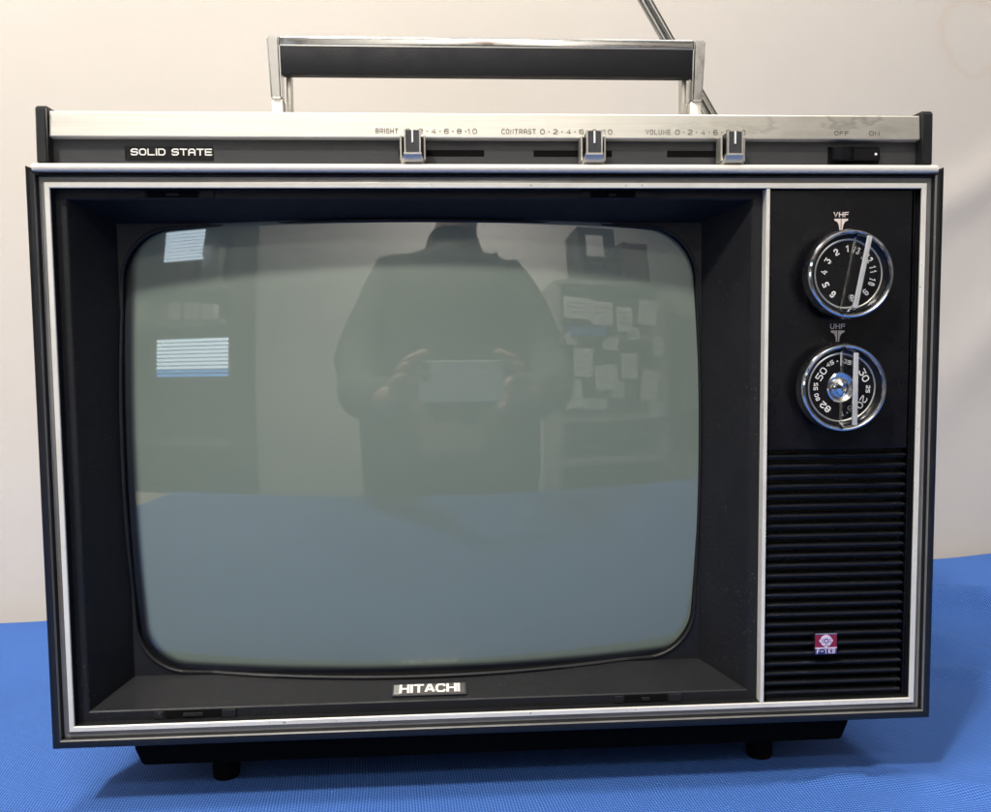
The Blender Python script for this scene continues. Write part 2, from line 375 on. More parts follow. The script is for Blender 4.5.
for k in range(4):
    o0, o1, i0, i1 = corn_o[k], corn_o[(k+1) % 4], corn_i[k], corn_i[(k+1) % 4]
    prev = None
    for j in range(N+1):
        u = j/N; po = lerp(o0, o1, u); pi_ = lerp(i0, i1, u)
        lo, hi = 0., 1.
        if inside(pi_[0], pi_[2]):
            for _ in range(30):
                md = (lo+hi)/2; q = lerp(po, pi_, md)
                if inside(q[0], q[2]): hi = md
                else: lo = md
            e = lerp(po, pi_, hi); plate = e
        else:
            e = pi_; lo, hi = 0., 1.
            for _ in range(30):
                md = (lo+hi)/2; q = lerp(pi_, cen, md)
                if inside(q[0], q[2]): hi = md
                else: lo = md
            plate = lerp(pi_, cen, hi)
        row = [bm.verts.new(p) for p in (po, lerp(po, e, .5), e)]
        row2 = [bm.verts.new(e), bm.verts.new(plate)]
        lipring.append(plate) if j < N else None
        if prev:
            for a in (0, 1): bm.faces.new((prev[0][a], row[a], row[a+1], prev[0][a+1]))
            if (Vector(e)-Vector(plate)).length > 1e-5 or (prev[2]-prev[3]).length > 1e-5:
                try: bm.faces.new((prev[1][0], row2[0], row2[1], prev[1][1]))
                except ValueError: pass
        prev = (row, row2, Vector(e), Vector(plate))
# flat ledge round the funnel and its step down from the trim
rect = [(LX0, FY, -LZ), (LX0, FY, LZ), (LX1, FY, LZ), (LX1, FY, -LZ)]
for k in range(4):
    a, b_ = rect[k], rect[(k+1) % 4]; c0, d0 = corn_o[k], corn_o[(k+1) % 4]
    o1 = tuple(p+q for p, q in zip(c0, (0, -.0004, 0))); o2 = tuple(p+q for p, q in zip(d0, (0, -.0004, 0)))
    ins = .0007
    def out(p): return (p[0]+math.copysign(ins, p[0]-CX_), FY-.0006, p[2]+math.copysign(ins, p[2]))
    V = [bm.verts.new(p) for p in (a, b_, out(d0), out(c0), d0, c0)]
    V2 = [bm.verts.new((p[0], FY-.0006, p[2])) for p in (a, b_)]
    bm.faces.new((V2[0], V2[1], V[2], V[3])); bm.faces.new((V[3], V[2], V[4], V[5]))
    bm.verts.remove(V[0]); bm.verts.remove(V[1])
bmesh.ops.remove_doubles(bm, verts=bm.verts, dist=2e-6)
bezel = part('screen_bezel', bm, 'bezel', None, 25)
# rolled lip and dark gasket
bm = bm_new(); n = len(lipring); rows = []
for dx, dy in ((0, -.0002), (.0006, -.0009), (.0016, -.0008), (.0022, .0004), (.0024, .004), (.0020, .035)):
    row = []
    for p in lipring:
        d = Vector((CX_-p[0], 0, CZ_-p[2])); ax = Vector((d.x/HW, 0, d.z/HH)).normalized()
        row.append(bm.verts.new((p[0]+ax.x*dx, p[1]+dy if dy < .03 else .078, p[2]+ax.z*dx)))
    rows.append(row)
for i, (a, b_) in enumerate(zip(rows, rows[1:])):
    for k in range(n):
        f = bm.faces.new((a[k], a[(k+1) % n], b_[(k+1) % n], b_[k])); f.material_index = 0 if i < 3 else 1
part('tube_gasket', bm, ['bezel', 'pit'], bezel, 60)
# clip slots in the ledge
for (xa, xb, zt) in ((-.190, -.163, 1), (.052, .076, 1), (-.191, -.160, -1), (.071, .096, -1)):
    z0, z1 = (.1432, .1468) if zt > 0 else (-.1468, -.1426)
    bm = bm_new()
    box(bm, xa, xb, .0090, .0095, z0, z1, mi=0)
    box(bm, xa+.010, xb-.010, .0084, .0092, z0+.0008, z1-.0012, .0003, mi=1)
    box(bm, xb+.0008, xb+.0085, .0080, .0096, z0-.0002, z1+.0002, .0003, mi=1)
    box(bm, xa-.006, xa-.0008, .0084, .0096, z0, z1, .0003, mi=1)
    part('bezel_clip', bm, ['pit', 'bezel'], bezel)

# picture tube
RS, YC = 1.15, .0262
bm = bm_new(); NR, NA = 110, 240
shape = pillow(.1672, .1287, .022, .0030, .0050, cx=-.0424, cz=.0028); ns = len(shape)
la = bm.verts.layers.float.new('edge')
def ys(x, z): return YC+RS-math.sqrt(RS*RS-(x-CX_)**2-(z)**2)
prev = None; c0 = bm.verts.new((CX_, ys(CX_, 0), 0)); c0[la] = 0
for i in range(1, NR+1):
    s = 1.14*i/NR; row = []
    for (x, z) in shape:
        x2, z2 = CX_+(x-CX_)*s, z*s; v_ = bm.verts.new((x2, ys(x2, z2), z2))
        t = (s-.978)/.026; t = min(1, max(0, t)); v_[la] = t*t*(3-2*t); row.append(v_)
    for k in range(ns):
        if prev is None: bm.faces.new((c0, row[k], row[(k+1) % ns]))
        else: bm.faces.new((prev[k], row[k], row[(k+1) % ns], prev[(k+1) % ns]))
    prev = row
part('picture_tube', bm, 'tube', None, 180)

# HITACHI badge lying on the lower bezel face
sl = math.atan2(IZ0-FZ0, IY-FY)
bm = bm_new()
B4 = T(-.0637, .0125, FZ0+(.0125-FY)*math.tan(sl)+.0004) @ Matrix.Rotation(-(math.pi/2-sl), 4, 'X')
def bx_(bm, x0, x1, z0, z1, d0, d1, mi, bev=.0002):
    box(bm, x0, x1, -d1, -d0, z0, z1, bev, 1, mi, B4)
bx_(bm, 0, .0430, 0, .0103, .0, .0011, 0)
bx_(bm, .0008, .0048, .0012, .0094, .0011, .0013, 1, .0001)
bx_(bm, .0050, .0420, .0009, .0096, .0011, .00125, 2, .0001)
M['badge_dark'] = mat('badge_brown_grey', (.12, .11, .10), .35, .6)
badge = part('maker_badge', bm, ['panel', 'badge', 'badge_dark'])
bm = bm_new(); text(bm, 'HITaCHI', B4 @ T(.0040, -.0016, .0013), .0078, .0060, .00155, .00035, 0)
part('lettering', bm, 'letter', badge)

# control panel on the right
bm = bm_new()
box(bm, .1520, .2392, .0150, .0190, -.1478, .1478)                       # recessed back
box(bm, .1522, .2352, .0060, .0160, .0002, .1470, .0005)                   # raised plate
box(bm, .2372, .2390, .0085, .0160, -.1470, .1470, .0004)                  # side wall
panel = part('control_panel', bm, 'gloss')
# speaker grille
bm = bm_new()
pitch = .1455/25
for k in range(25):
    z = -.0030-k*pitch
    prism(bm, [(.0078, z), (.0070, z-.0006), (.0070, z-.0012), (.0084, z-.0019), (.0088, z-.0026), (.0150, z-.0026), (.0150, z+.0002)], .1522, .2350)
    box(bm, .2338, .2352, .0066, .0120, z-.0012, z-.0004, .0002)
box(bm, .1522, .2364, .0105, .0150, -.1472, -.1455)
M['slat'] = mat('black_slat', (.010, .0105, .012), .3, 0, .45); bsdf(M['slat']).inputs['Roughness'].default_value = .34
dust(M['slat'], (.0065, .007, .009), (.16, .15, .13), 700, .68, .75)
grille = part('speaker_grille', bm, 'slat')
# small emblem
bm = bm_new(); ex, ez = .1882, -.1127
box(bm, ex-.0068, ex+.0068, .0036, .0070, ez-.0072, ez+.0058, .0003, mi=3)
box(bm, ex-.0064, ex+.0064, .0033, .0037, ez-.0028, ez+.0054, mi=0)
box(bm, ex-.0064, ex+.0064, .0033, .0037, ez-.0068, ez-.0032, mi=1)
box(bm, ex-.0064, ex+.0064, .0031, .0036, ez-.0035, ez-.0028, mi=2)
box(bm, ex-.0064, ex+.0064, .0031, .0036, ez+.0049, ez+.0055, mi=4)
em = part('emblem', bm, ['red', 'navy', 'pink', 'gloss', 'badge'], panel)
bm = bm_new()
lathe(bm, [(0, .0030), (.0034, .0030), (.0034, .0034)], ex, ez+.0012, 40, 0)
for a in range(4):
    t = a*math.pi/2+math.pi/4*0; box(bm, ex+.0034*math.cos(t)-.0006, ex+.0034*math.cos(t)+.0006, .0031, .0034, ez+.0012+.0034*math.sin(t)-.0006, ez+.0012+.0034*math.sin(t)+.0006)
lathe(bm, [(.0009, .00285), (.0015, .00285)], ex, ez+.0012, 30, 1)
for s in (-1, 1):
    stroke(bm, [(ex+s*.0021, ez+.0001), (ex+s*.0025, ez+.0012), (ex+s*.0021, ez+.0023)], .0004, T(0, .00285, 0), 0, 1)
stroke(bm, [(ex-.0008, ez-.0014), (ex+.0008, ez-.0014)], .0004, T(0, .00285, 0), 0, 1)
text(bm, 'F-1KB', T(ex, .0031, ez-.0064), .0028, .0018, .0005, .0005, 0, 'c')
part('emblem_mark', bm, ['pink', 'navy'], panel)

# tuner markings
M['pinkprint'] = mat('pale_print', (.62, .55, .52), .5)
for (tx, tz, s) in ((.1936, .1318, 'VHF'), (.1928, .0690, 'UHF')):
    bm = bm_new()
    text(bm, s, T(tx, .0058, tz), .0029, .0026, .00055, .0005, 0, 'c')
    for sgn in (-1, 1):      # flared funnel mark
        w_ = [(.0040, 0), (.0039, -.0010), (.0022, -.0018), (.0013, -.0035), (.0009, -.0064)]
        for (a, za), (b_, zb) in zip(w_, w_[1:]):
            vs = [bm.verts.new((tx+sgn*q, .0057, tz-.0009+zz)) for q, zz in ((.0002, za), (a, za), (b_, zb), (.0002, zb))]
            bm.faces.new(vs)
    part('tuner_marking', bm, 'pinkprint', panel)

# tuner dials
def dial(name, cx, cz, tilt, digits, hub):
    root = empty(name, (cx, .006-.12, cz+.2), tv)
    inv = Matrix.Translation((-cx, -.006, -cz))
    def sub(nm, bm, mats, smooth=None):
        bmesh.ops.transform(bm, matrix=inv, verts=bm.verts); return obj(nm, bm, mats, root, smooth)
    bm = bm_new(); lathe(bm, [(.020, .006), (.0205, -.0015), (.0, -.0015)], cx, cz, 64); sub('dial_base', bm, 'black', 40)
    # ribbed metal skirt
    bm = bm_new(); nrib = 120
    def ribring(r, y, amp):
        return [bm.verts.new((cx+(r-(amp if k % 2 else 0))*math.cos(2*math.pi*k/(2*nrib)), y, cz+(r-(amp if k % 2 else 0))*math.sin(2*math.pi*k/(2*nrib)))) for k in range(2*nrib)]
    prof = [(.0205, -.0012, 0), (.0246, -.0012, .0007), (.0246, -.0072, .0007), (.0243, -.0086, .0002), (.0238, -.0096, 0), (.0231, -.0100, 0), (.0224, -.0098, 0), (.0219, -.0090, 0), (.0217, -.0078, 0)]
    rr = [ribring(*p) for p in prof]
    for a, b_ in zip(rr, rr[1:]):
        for k in range(2*nrib): bm.faces.new((a[k], a[(k+1) % (2*nrib)], b_[(k+1) % (2*nrib)], b_[k]))
    sub('dial_ring', bm, 'chrome', 35)
    bm = bm_new(); lathe(bm, [(.0219, -.0086), (.0212, -.0070), (.0196, -.0058)], cx, cz, 96); sub('dial_bowl', bm, 'gloss', 60)
    bm = bm_new(); lathe(bm, [(.0200, -.0058), (.0, -.0058)], cx, cz, 80, 0); lathe(bm, [(.0185, -.00595), (.0190, -.0062), (.0195, -.00595)], cx, cz, 96, 1)
    sub('dial_face', bm, ['gloss', 'satin'])
    bm = bm_new()
    for (s, ang, h, gw, w_, rad) in digits:
        a = R(ang)   # clockwise from the top
        M4 = T(cx, -.0060, cz) @ Matrix.Rotation(a, 4, 'Y') @ T(0, 0, rad)
        text(bm, s, M4, h, gw, w_, w_*.9, 0, 'c')
    sub('dial_numbers', bm, 'white')
    if hub:
        bm = bm_new(); lathe(bm, [(.0088, -.0060), (.0088, -.0066), (.0082, -.0072), (.0072, -.0070), (.0058, -.0064), (.0052, -.0068), (.0042, -.0090), (.0024, -.0104), (.0016, -.0100), (0, -.0096)], cx, cz, 64); sub('dial_hub', bm, 'chrome', 25)
    # clear acrylic grip bar across the dial
    RY = T(cx, 0, cz) @ Matrix.Rotation(R(tilt), 4, 'Y')
    bm = bm_new()
    prism(bm, [(-.0062, -.0198), (-.0098, -.0216), (-.0205, -.0205), (-.0216, -.0195), (-.0216, .0195), (-.0205, .0205), (-.0098, .0216), (-.0062, .0198)], -.0014, .0014, 'x')
    bmesh.ops.bevel(bm, geom=bm.edges[:], offset=.0003, segments=2, affect='EDGES')
    bmesh.ops.transform(bm, matrix=RY, verts=bm.verts); sub('grip_bar', bm, 'acrylic', 30)
    bm = bm_new(); box(bm, -.0014, .0014, -.0229, -.02165, -.0196, .0196, .0005, 3); bmesh.ops.transform(bm, matrix=RY, verts=bm.verts); sub('grip_edge', bm, 'acrylic_edge', 40)
    return root
vd = []
for i, s in enumerate(['1', '2', '3', '4', '5', '6', '7', '8', '9', '10', '11', '12', '13']):
    vd.append((s, -3-27.7*i, .0038, .0024 if len(s) == 1 else .0018, .0007, .0122))
d1 = dial('tuner_dial', .1931, .0990, 11, vd, False); tag(d1, 'VHF dial with channel numbers 1 to 13')
ud = [(s, a, h, gw, .0006 if h > .003 else .00045, r) for s, a, h, gw, r in (('50', -57, .0040, .0034, .0122), ('45', -28, .0024, .0022, .0140), ('.', -11, .002, .0016, .0140), ('55', -87, .0024, .0019, .0138), ('60', -110, .0024, .0019, .0138),
      ('82', -139, .0036, .0030, .0124), ('35', 18, .0024, .0020, .0138), ('30', 62, .0040, .0034, .0122), ('25', 94, .0024, .0019, .0138), ('20', 126, .0040, .0034, .0122), ('.', 160, .002, .0016, .0140), ('14', 176, .0024, .0020, .0138))]
d2 = dial('tuner_dial', .1905, .0362, 0, ud, True); tag(d2, 'UHF dial with chrome hub')

# top housing
HX = .2404
bm = bm_new()
prism(bm, [(.0140, .1604), (.0140, .188), (.035, .189), (.20, .189), (.22, .165), (.22, .1604)], -HX, HX, 'x')
top = part('top_panel', bm, 'panel')
bm = bm_new()
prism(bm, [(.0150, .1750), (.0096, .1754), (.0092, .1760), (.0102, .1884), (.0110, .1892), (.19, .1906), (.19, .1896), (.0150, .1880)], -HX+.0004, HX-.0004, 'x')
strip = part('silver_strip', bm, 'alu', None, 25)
for s in (-1, 1):
    bm = bm_new()
    prism(bm, [(.0062, .1608), (.0066, .1900), (.0085, .1914), (.20, .1925), (.22, .165), (.22, .1608)], -.0029, .0029, 'x')
    bmesh.ops.bevel(bm, geom=bm.edges[:], offset=.0007, segments=2, affect='EDGES')
    prism(bm, [(-.0031+.0, .1606), (.0031, .1606), (.0031, .1622)], .0085, .018, 'y') if s < 0 else None
    bmesh.ops.transform(bm, matrix=T(s*.2433, 0, 0), verts=bm.verts)
    part('end_cap', bm, 'black', None, 40)
# slider slots
for a, b_ in ((-.0545, -.0072), (.0204, .0646), (.0960, .1402)):
    bm = bm_new(); box(bm, a, b_, .01385, .01415, .1664, .1699); part('slider_slot', bm, 'pit', top)
# SOLID STATE plate
bm = bm_new(); box(bm, -.2025, -.1555, .0132, .0141, .1642, .1712, .0002, mi=0)
pl = part('name_plate', bm, ['gloss'], top)
bm = bm_new(); text(bm, 'SOLID STATE', T(-.1993, .01315, .1664), .0037, .0039, .00070, .00055, 0)
part('plate_lettering', bm, 'letter', top)
# scales printed on the silver strip
def SM(x, up): return T(x, .00925, .1755+up)
hh_, gw_, ww = .0028, .0024, .00034
def word(s, x0, x1, up):
    n_ = len(s); nI = s.count('I'); gap = .00062
    gw = (x1-x0-gap*(n_-1)-nI*ww)/(n_-nI); bm = bm_new(); text(bm, s, SM(x0, up), hh_, gw, ww, gap); part('scale_lettering', bm, 'print', strip)
UP = .0022
word('BRIGHT', -.0668, -.0545, UP); word('CONTRAST', .0022, .0212, UP); word('VOLUME', .0826, .0967, UP)
for x0, x1 in ((-.0492, -.0140), (.0249, .0612), (.1006, .1366)):
    bm = bm_new()
    for i, s in enumerate(('0', '2', '4', '6', '8', '10')):
        x = x0+(x1-x0)*i/5
        text(bm, s, SM(x, UP), hh_, .0025 if len(s) == 1 else .0024, ww, .0006, 0, 'c')
        if i < 5: text(bm, '.', SM(x+(x1-x0)/10, UP), hh_, .002, ww*1.1, 0, 0, 'c')
    part('scale_numbers', bm, 'print', strip)
bm = bm_new(); text(bm, 'OFF', SM(.1946, UP), hh_*.9, .0023, ww, .0007, 0, 'c'); part('scale_lettering', bm, 'print', strip); bm = bm_new(); text(bm, 'ON', SM(.2135, UP), hh_*.9, .0027, ww, .0007, 0, 'c')
part('scale_lettering', bm, 'print', strip)
# sliders
def slider(x, lab):
    root = empty('slider_knob', (x, .012-.12, .168+.2), tv); tag(root, lab)
    inv = Matrix.Translation((0, -.012, -.168))
    bm = bm_new()
    for s in (-1, 1):   # outer flange
        box(bm, s*.0064-.0006, s*.0064+.0006, .0030, .0116, .1622, .1757, .0003)
    box(bm, -.0058, .0058, .0070, .0116, .1640, .1757, .0002, mi=1)
    bm2 = None
    # body walls, flared foot
    for s in (-1, 1):
        vs = [(s*.0036, -.0010), (s*.0044, -.0010), (s*.0045, .0008), (s*.0036, .0008)]
        za, zb = .1657, .1778
        V0 = [bm.verts.new((q[0], q[1], za)) for q in vs]; V1 = [bm.verts.new((q[0], q[1], zb)) for q in vs]
        bm.faces.new(V0); bm.faces.new(V1[::-1])
        for k in range(4): bm.faces.new((V0[k], V1[k], V1[(k+1) % 4], V0[(k+1) % 4]))
    box(bm, -.0041, .0041, .0009, .0112, .1660, .1774, .0002, mi=1)
    prism(bm, [(.0, 0)]*0 or [(-.0010, .1657), (-.0010, .1646), (.0020, .1612), (.0110, .1612), (.0110, .1657)], -.0048, .0048, 'x')
    # wedge foot
    V0 = [bm.verts.new(p) for p in ((-.0046, -.0009, .1650), (.0046, -.0009, .1650), (.0064, .0040, .1606), (-.0064, .0040, .1606))]
    V1 = [bm.verts.new(p) for p in ((-.0046, .0110, .1655), (.0046, .0110, .1655), (.0064, .0112, .1606), (-.0064, .0112, .1606))]
    bm.faces.new(V0); bm.faces.new(V1[::-1])
    for k in range(4): bm.faces.new((V0[k], V1[k], V1[(k+1) % 4], V0[(k+1) % 4]))
    bmesh.ops.transform(bm, matrix=inv, verts=bm.verts); obj('knob_shell', bm, ['satin', 'black'], root)
    bm = bm_new(); box(bm, -.0036, .0036, -.0004, .0108, .1658, .1776, .0002, mi=0)
    box(bm, -.0005, .0005, -.0010, .0, .1708, .1774, .0001, mi=1)
    bmesh.ops.transform(bm, matrix=inv, verts=bm.verts); obj('knob_face', bm, ['panel', 'letter'], root)
slider(-.0465, 'brightness slider'); slider(.0522, 'contrast slider'); slider(.1302, 'volume slider')
# power switch
bm = bm_new(); box(bm, .1888, .2186, .0134, .0142, .1630, .1722, .0002, mi=0)
sw = part('switch_recess', bm, 'pit', top)
bm = bm_new()
pts = [(.1900, .0118), (.1902, .0090), (.1935, .0062), (.1990, .0070), (.2020, .0098), (.2180, .0108), (.2180, .0118)]
V0 = [bm.verts.new((x, y, .1640)) for x, y in pts]; V1 = [bm.verts.new((x, y, .1712)) for x, y in pts]
bm.faces.new(V0); bm.faces.new(V1[::-1])
for k in range(len(pts)): bm.faces.new((V0[k], V1[k], V1[(k+1) % len(pts)], V0[(k+1) % len(pts)]))
bmesh.ops.bevel(bm, geom=bm.edges[:], offset=.0004, segments=2, affect='EDGES')
swr = part('power_switch', bm, 'gloss', None, 30)
bm = bm_new(); box(bm, .2145, .2158, .0098, .0106, .1669, .1683, .0003); part('switch_dot', bm, 'letter', swr)

# plinth and feet
bm = bm_new()
V = []
for y in (.030, .25):
    V.append([bm.verts.new(p) for p in ((-.2165, y, -.150), (-.2165, y, -.1725), (-.2120, y, -.1838), (.2110, y, -.1838), (.2155, y, -.1725), (.2155, y, -.150))])
bm.faces.new(V[0]); bm.faces.new(V[1][::-1])
for k in range(6): bm.faces.new((V[0][k], V[1][k], V[1][(k+1) % 6], V[0][(k+1) % 6]))
bmesh.ops.bevel(bm, geom=bm.edges[:], offset=.001, segments=2, affect='EDGES')
part('base_plinth', bm, 'pit', None, 40)
for fx in (-.1675, .1655):
    for fy in (.041, .205):
        bm = bm_new(); lathe(bm, [(0, 0), (.0082, 0), (.0080, .014), (.0076, .0158), (0, .0160)], 0, 0, 32)
        bmesh.ops.transform(bm, matrix=T(fx, fy+.006, -.1838) @ Matrix.Rotation(R(-90), 4, 'X'), verts=bm.verts)
        part('foot', bm, 'pit', None, 40)

# carrying handle
hd = empty('carrying_handle', (0, .09-.12, .19+.2), tv); hinv = Matrix.Translation((0, -.09, -.19))
def hsub(nm, bm, mats, smooth=None):
    bmesh.ops.transform(bm, matrix=hinv @ Matrix.Diagonal((HS, 1, 1, 1)), verts=bm.verts); return obj(nm, bm, mats, hd, smooth)
ZT = .2520
HS = .980
bm = bm_new()
box(bm, -.1322, .1322, .0779, .094, ZT-.0062, ZT-.0001, .0010, 3)
hsub('handle_bar', bm, 'handle', 40)
for s in (-1, 1):
    bm = bm_new()
    V0 = [bm.verts.new(p) for p in ((s*.1400, .0778, ZT), (s*.1400, .0945, ZT), (s*.1318, .0945, ZT), (s*.1318, .0778, ZT))]
    V1 = [bm.verts.new(p) for p in ((s*.1382, .0795, .2145), (s*.1382, .0935, .2145), (s*.1312, .0935, .2145), (s*.1312, .0795, .2145))]
    bm.faces.new(V0); bm.faces.new(V1[::-1])
    for k in range(4): bm.faces.new((V0[k], V1[k], V1[(k+1) % 4], V0[(k+1) % 4]))
    bmesh.ops.bevel(bm, geom=bm.edges[:], offset=.0012, segments=3, affect='EDGES')
    hsub('handle_post', bm, 'handle', 40)
    bm = bm_new(); box(bm, min(s*.1381, s*.1310), max(s*.1381, s*.1310), .0818, .0930, .186, .2150, .0008)
    hsub('hinge_bracket', bm, 'pitted', 40)
    bm = bm_new(); box(bm, min(s*.1294, s*.1262), max(s*.1294, s*.1262), .086, .094, .190, .2450, .0006)
    hsub('inner_stay', bm, 'satin', 40)
bm = bm_new(); box(bm, -.1312, .1312, .0782, .0865, .2290, .2460, .0008, 2); hsub('handle_grip', bm, 'grip', 40)
for s in (-1, 1):
    bm = bm_new(); lathe(bm, [(.0, .0), (.014, .0), (.014, .004), (0, .004)], 0, 0, 40)
    bmesh.ops.transform(bm, matrix=T(s*.134, .09, .1938) @ Matrix.Rotation(R(90), 4, 'X'), verts=bm.verts)
    hsub('hinge_cap', bm, 'satin', 40)

# telescopic antenna
an = empty('antenna', (.1760, .16-.12, .2085+.2), tv); ainv = Matrix.Translation((-.1760, -.16, -.2085))
d = (Vector((.1167, .16, .3064))-Vector((.1663, .16, .2239))).normalized(); nrm = Vector((d.z, 0, -d.x))
base = Vector((.1663, .16, .2239))-d*.034
for s, L, nm in ((-1, .40, 'antenna_rod'), (1, .37, 'antenna_rod')):
    bm = bm_new(); o_ = base+nrm*s*.0023
    tube(bm, o_, o_+d*.16, .0024, .0024); tube(bm, o_+d*.16, o_+d*.28, .0020, .0020); tube(bm, o_+d*.28, o_+d*L, .0012, .0012)
    bmesh.ops.transform(bm, matrix=ainv, verts=bm.verts); obj(nm, bm, 'antenna', an, 40)
bm = bm_new(); box(bm, .168, .196, .150, .170, .192, .2085, .003, 3); bmesh.ops.transform(bm, matrix=ainv, verts=bm.verts); obj('antenna_mount', bm, 'black', an, 40)

# ================================================================== CLOTH, SHEET
ZC = -.2
def smooth_bump(x, y, cx, cy, rx, ry, a=0):
    ca, sa = math.cos(R(a)), math.sin(R(a)); u = ((x-cx)*ca+(y-cy)*sa)/rx; w_ = (-(x-cx)*sa+(y-cy)*ca)/ry
    return math.exp(-(u*u+w_*w_))
def back_y(x): return .448+.161*x+.004*math.sin(x*31)*max(0, min(1, (x-.3)/.2))
def cloth_z(x, y):
    z = 0
    far = max(0, min(1, (x-.20)/.12))
    z += .004*smooth_bump(x, y, .32, .02, .12, .022, 14)
    z += .006*smooth_bump(x, y, .20, .020, .035, .020, 8)
    z += .014*smooth_bump(x, y, .47, .12, .16, .014, -22)
    z += .028*smooth_bump(x, y, .50, .30, .15, .022, -32)
    z += .016*smooth_bump(x, y, .46, .47, .05, .06, 10)
    z += .012*smooth_bump(x, y, .39, .24, .10, .018, -52)
    z -= .004*smooth_bump(x, y, .40, .20, .14, .03, -22)
    z += .018*smooth_bump(x, y, .60, .22, .20, .016, 30)
    z += .006*smooth_bump(x, y, .36, -.03, .12, .008, -14)
    z += .0030*smooth_bump(x, y, -.33, -.03, .10, .006, 24)
    z += .0025*smooth_bump(x, y, -.40, .10, .02, .28, 12)
    z += .0012*math.sin(x*9+y*5)*math.sin(y*11-x*3)*(.3+far)
    if -.23 < x < .23 and y > .01: z *= .25
    return z
bm = bm_new(); NX, NY = 340, 260; X0, X1 = -.66, 1.35; YF = -.76
rows = []
vals_t = [j/NY for j in range(NY+1)]
for j in range(NY+1):
    row = []
    for i in range(NX+1):
        u = i/NX; x = X0+(X1-X0)*u; yb = back_y(x); t = vals_t[j]; y = YF+(yb-YF)*t
        z = cloth_z(x, y)
        e = (yb-y)
        if e < .012: z -= .012-math.sqrt(max(0, .012**2-(.012-e)**2))
        row.append(bm.verts.new((x, y, z)))
    rows.append(row)
for a, b_ in zip(rows, rows[1:]):
    for i in range(NX): bm.faces.new((a[i], a[i+1], b_[i+1], b_[i]))
# front and back drops
for edge, sgn in ((rows[0], -1), (rows[-1], 1)):
    prev = edge
    for q in range(1, 14):
        cur = [bm.verts.new((v_.co.x, v_.co.y+sgn*(.004+.012*(q/13)*math.sin(v_.co.x*22)*(1 if sgn < 0 else 0)), ZC*0-.03*q)) for v_ in edge]
        for i in range(NX): bm.faces.new((prev[i], prev[i+1], cur[i+1], cur[i]))
        prev = cur
cl = obj('tablecloth', bm, 'cloth', None, 180); cl.location = (0, 0, ZC)
tag(cl, 'bright blue woven cloth spread under the television with soft wrinkles', 'tablecloth')

# hanging sheet
bm = bm_new(); NX, NZ = 220, 150; rows = []
def sheet_d(x, z):
    d_ = .004*math.sin(x*5+1)*math.sin(z*3+.5)
    d_ += .005*math.exp(-((z-(.24+(x-.62)*.55))/.028)**2)*max(0, min(1, (x-.46)/.12))
    d_ += .004*math.exp(-((z-(.03+(x-.62)*.9))/.05)**2)*max(0, min(1, (x-.48)/.16))
    d_ += .012*math.exp(-((x+.55)/.025)**2)*max(0, min(1, (.25-z)/.3))
    return d_
for j in range(NZ+1):
    z = -.95+2.2*j/NZ; rows.append([bm.verts.new((-1.6+3.4*i/NX, -sheet_d(-1.6+3.4*i/NX, z), z)) for i in range(NX+1)])
for a, b_ in zip(rows, rows[1:]):
    for i in range(NX): bm.faces.new((a[i], a[i+1], b_[i+1], b_[i]))
sh = obj('backdrop_sheet', bm, 'sheet', None, 180); sh.location = (0, .475, 0); sh.rotation_euler = (0, 0, math.atan(.161))
tag(sh, 'off white cloth sheet hung flat as a backdrop behind the television', 'sheet')

# ================================================================== THE ROOM SEEN IN THE GLASS
M['wall'] = mat('painted_wall', (.66, .64, .60), .8)
M['floor'] = mat('carpet', (.16, .15, .14), .9)
M['ceil'] = mat('ceiling_tile', (.78, .77, .74), .9)
M['wood'] = mat('pale_shelf_board', (.30, .28, .26), .6)
M['darkwood'] = mat('dark_cupboard', (.045, .035, .03), .6)
M['paper'] = mat('paper', (.75, .74, .72), .7)
M['bluebox'] = mat('blue_folder', (.05, .14, .5), .5)
M['redbook'] = mat('maroon_board', (.13, .055, .05), .6)
M['skin'] = mat('skin', (.62, .42, .32), .5, 0, .4, Subsurface_Weight=.05)
M['shirt'] = mat('dark_shirt', (.12, .13, .11), .85)
M['jeans'] = mat('trousers', (.03, .035, .06), .85)
M['hair'] = mat('dark_hair', (.02, .015, .012), .5)
M['phone'] = mat('pale_phone_glass', (.80, .84, .82), .25)
M['tabletop'] = mat('beige_laminate', (.45, .38, .30), .5)
M['poster'] = mat('grey_poster', (.34, .38, .40), .6)
M['brownpanel'] = mat('brown_back_panel', (.16, .13, .11), .7)
M['blind'] = mat('lit_blind', (.7, .8, .85), .6)
bsdf(M['blind']).inputs['Emission Color'].default_value = (.72, .88, 1, 1); bsdf(M['blind']).inputs['Emission Strength'].default_value = 6.0
M['blind_blue'] = mat('lit_blue_blind', (.2, .4, .7), .6); bsdf(M['blind_blue']).inputs['Emission Color'].default_value = (.16, .45, 1, 1); bsdf(M['blind_blue']).inputs['Emission Strength'].default_value = 4.0
def slab(name, x0, x1, y0, y1, z0, z1, m_, parent=None):
    bm = bm_new(); box(bm, x0, x1, y0, y1, z0, z1); return obj(name, bm, m_, parent)
tag(slab('floor', -3.2, 3.2, -3.4, 2, -1.0, -.95, 'floor'), kind='structure')
tag(slab('ceiling', -3.2, 3.2, -3.4, 2, 1.75, 1.8, 'ceil'), kind='structure')
tag(slab('room_wall', -3.2, 3.2, -2.75, -2.65, -.95, 1.75, 'wall'), kind='structure')

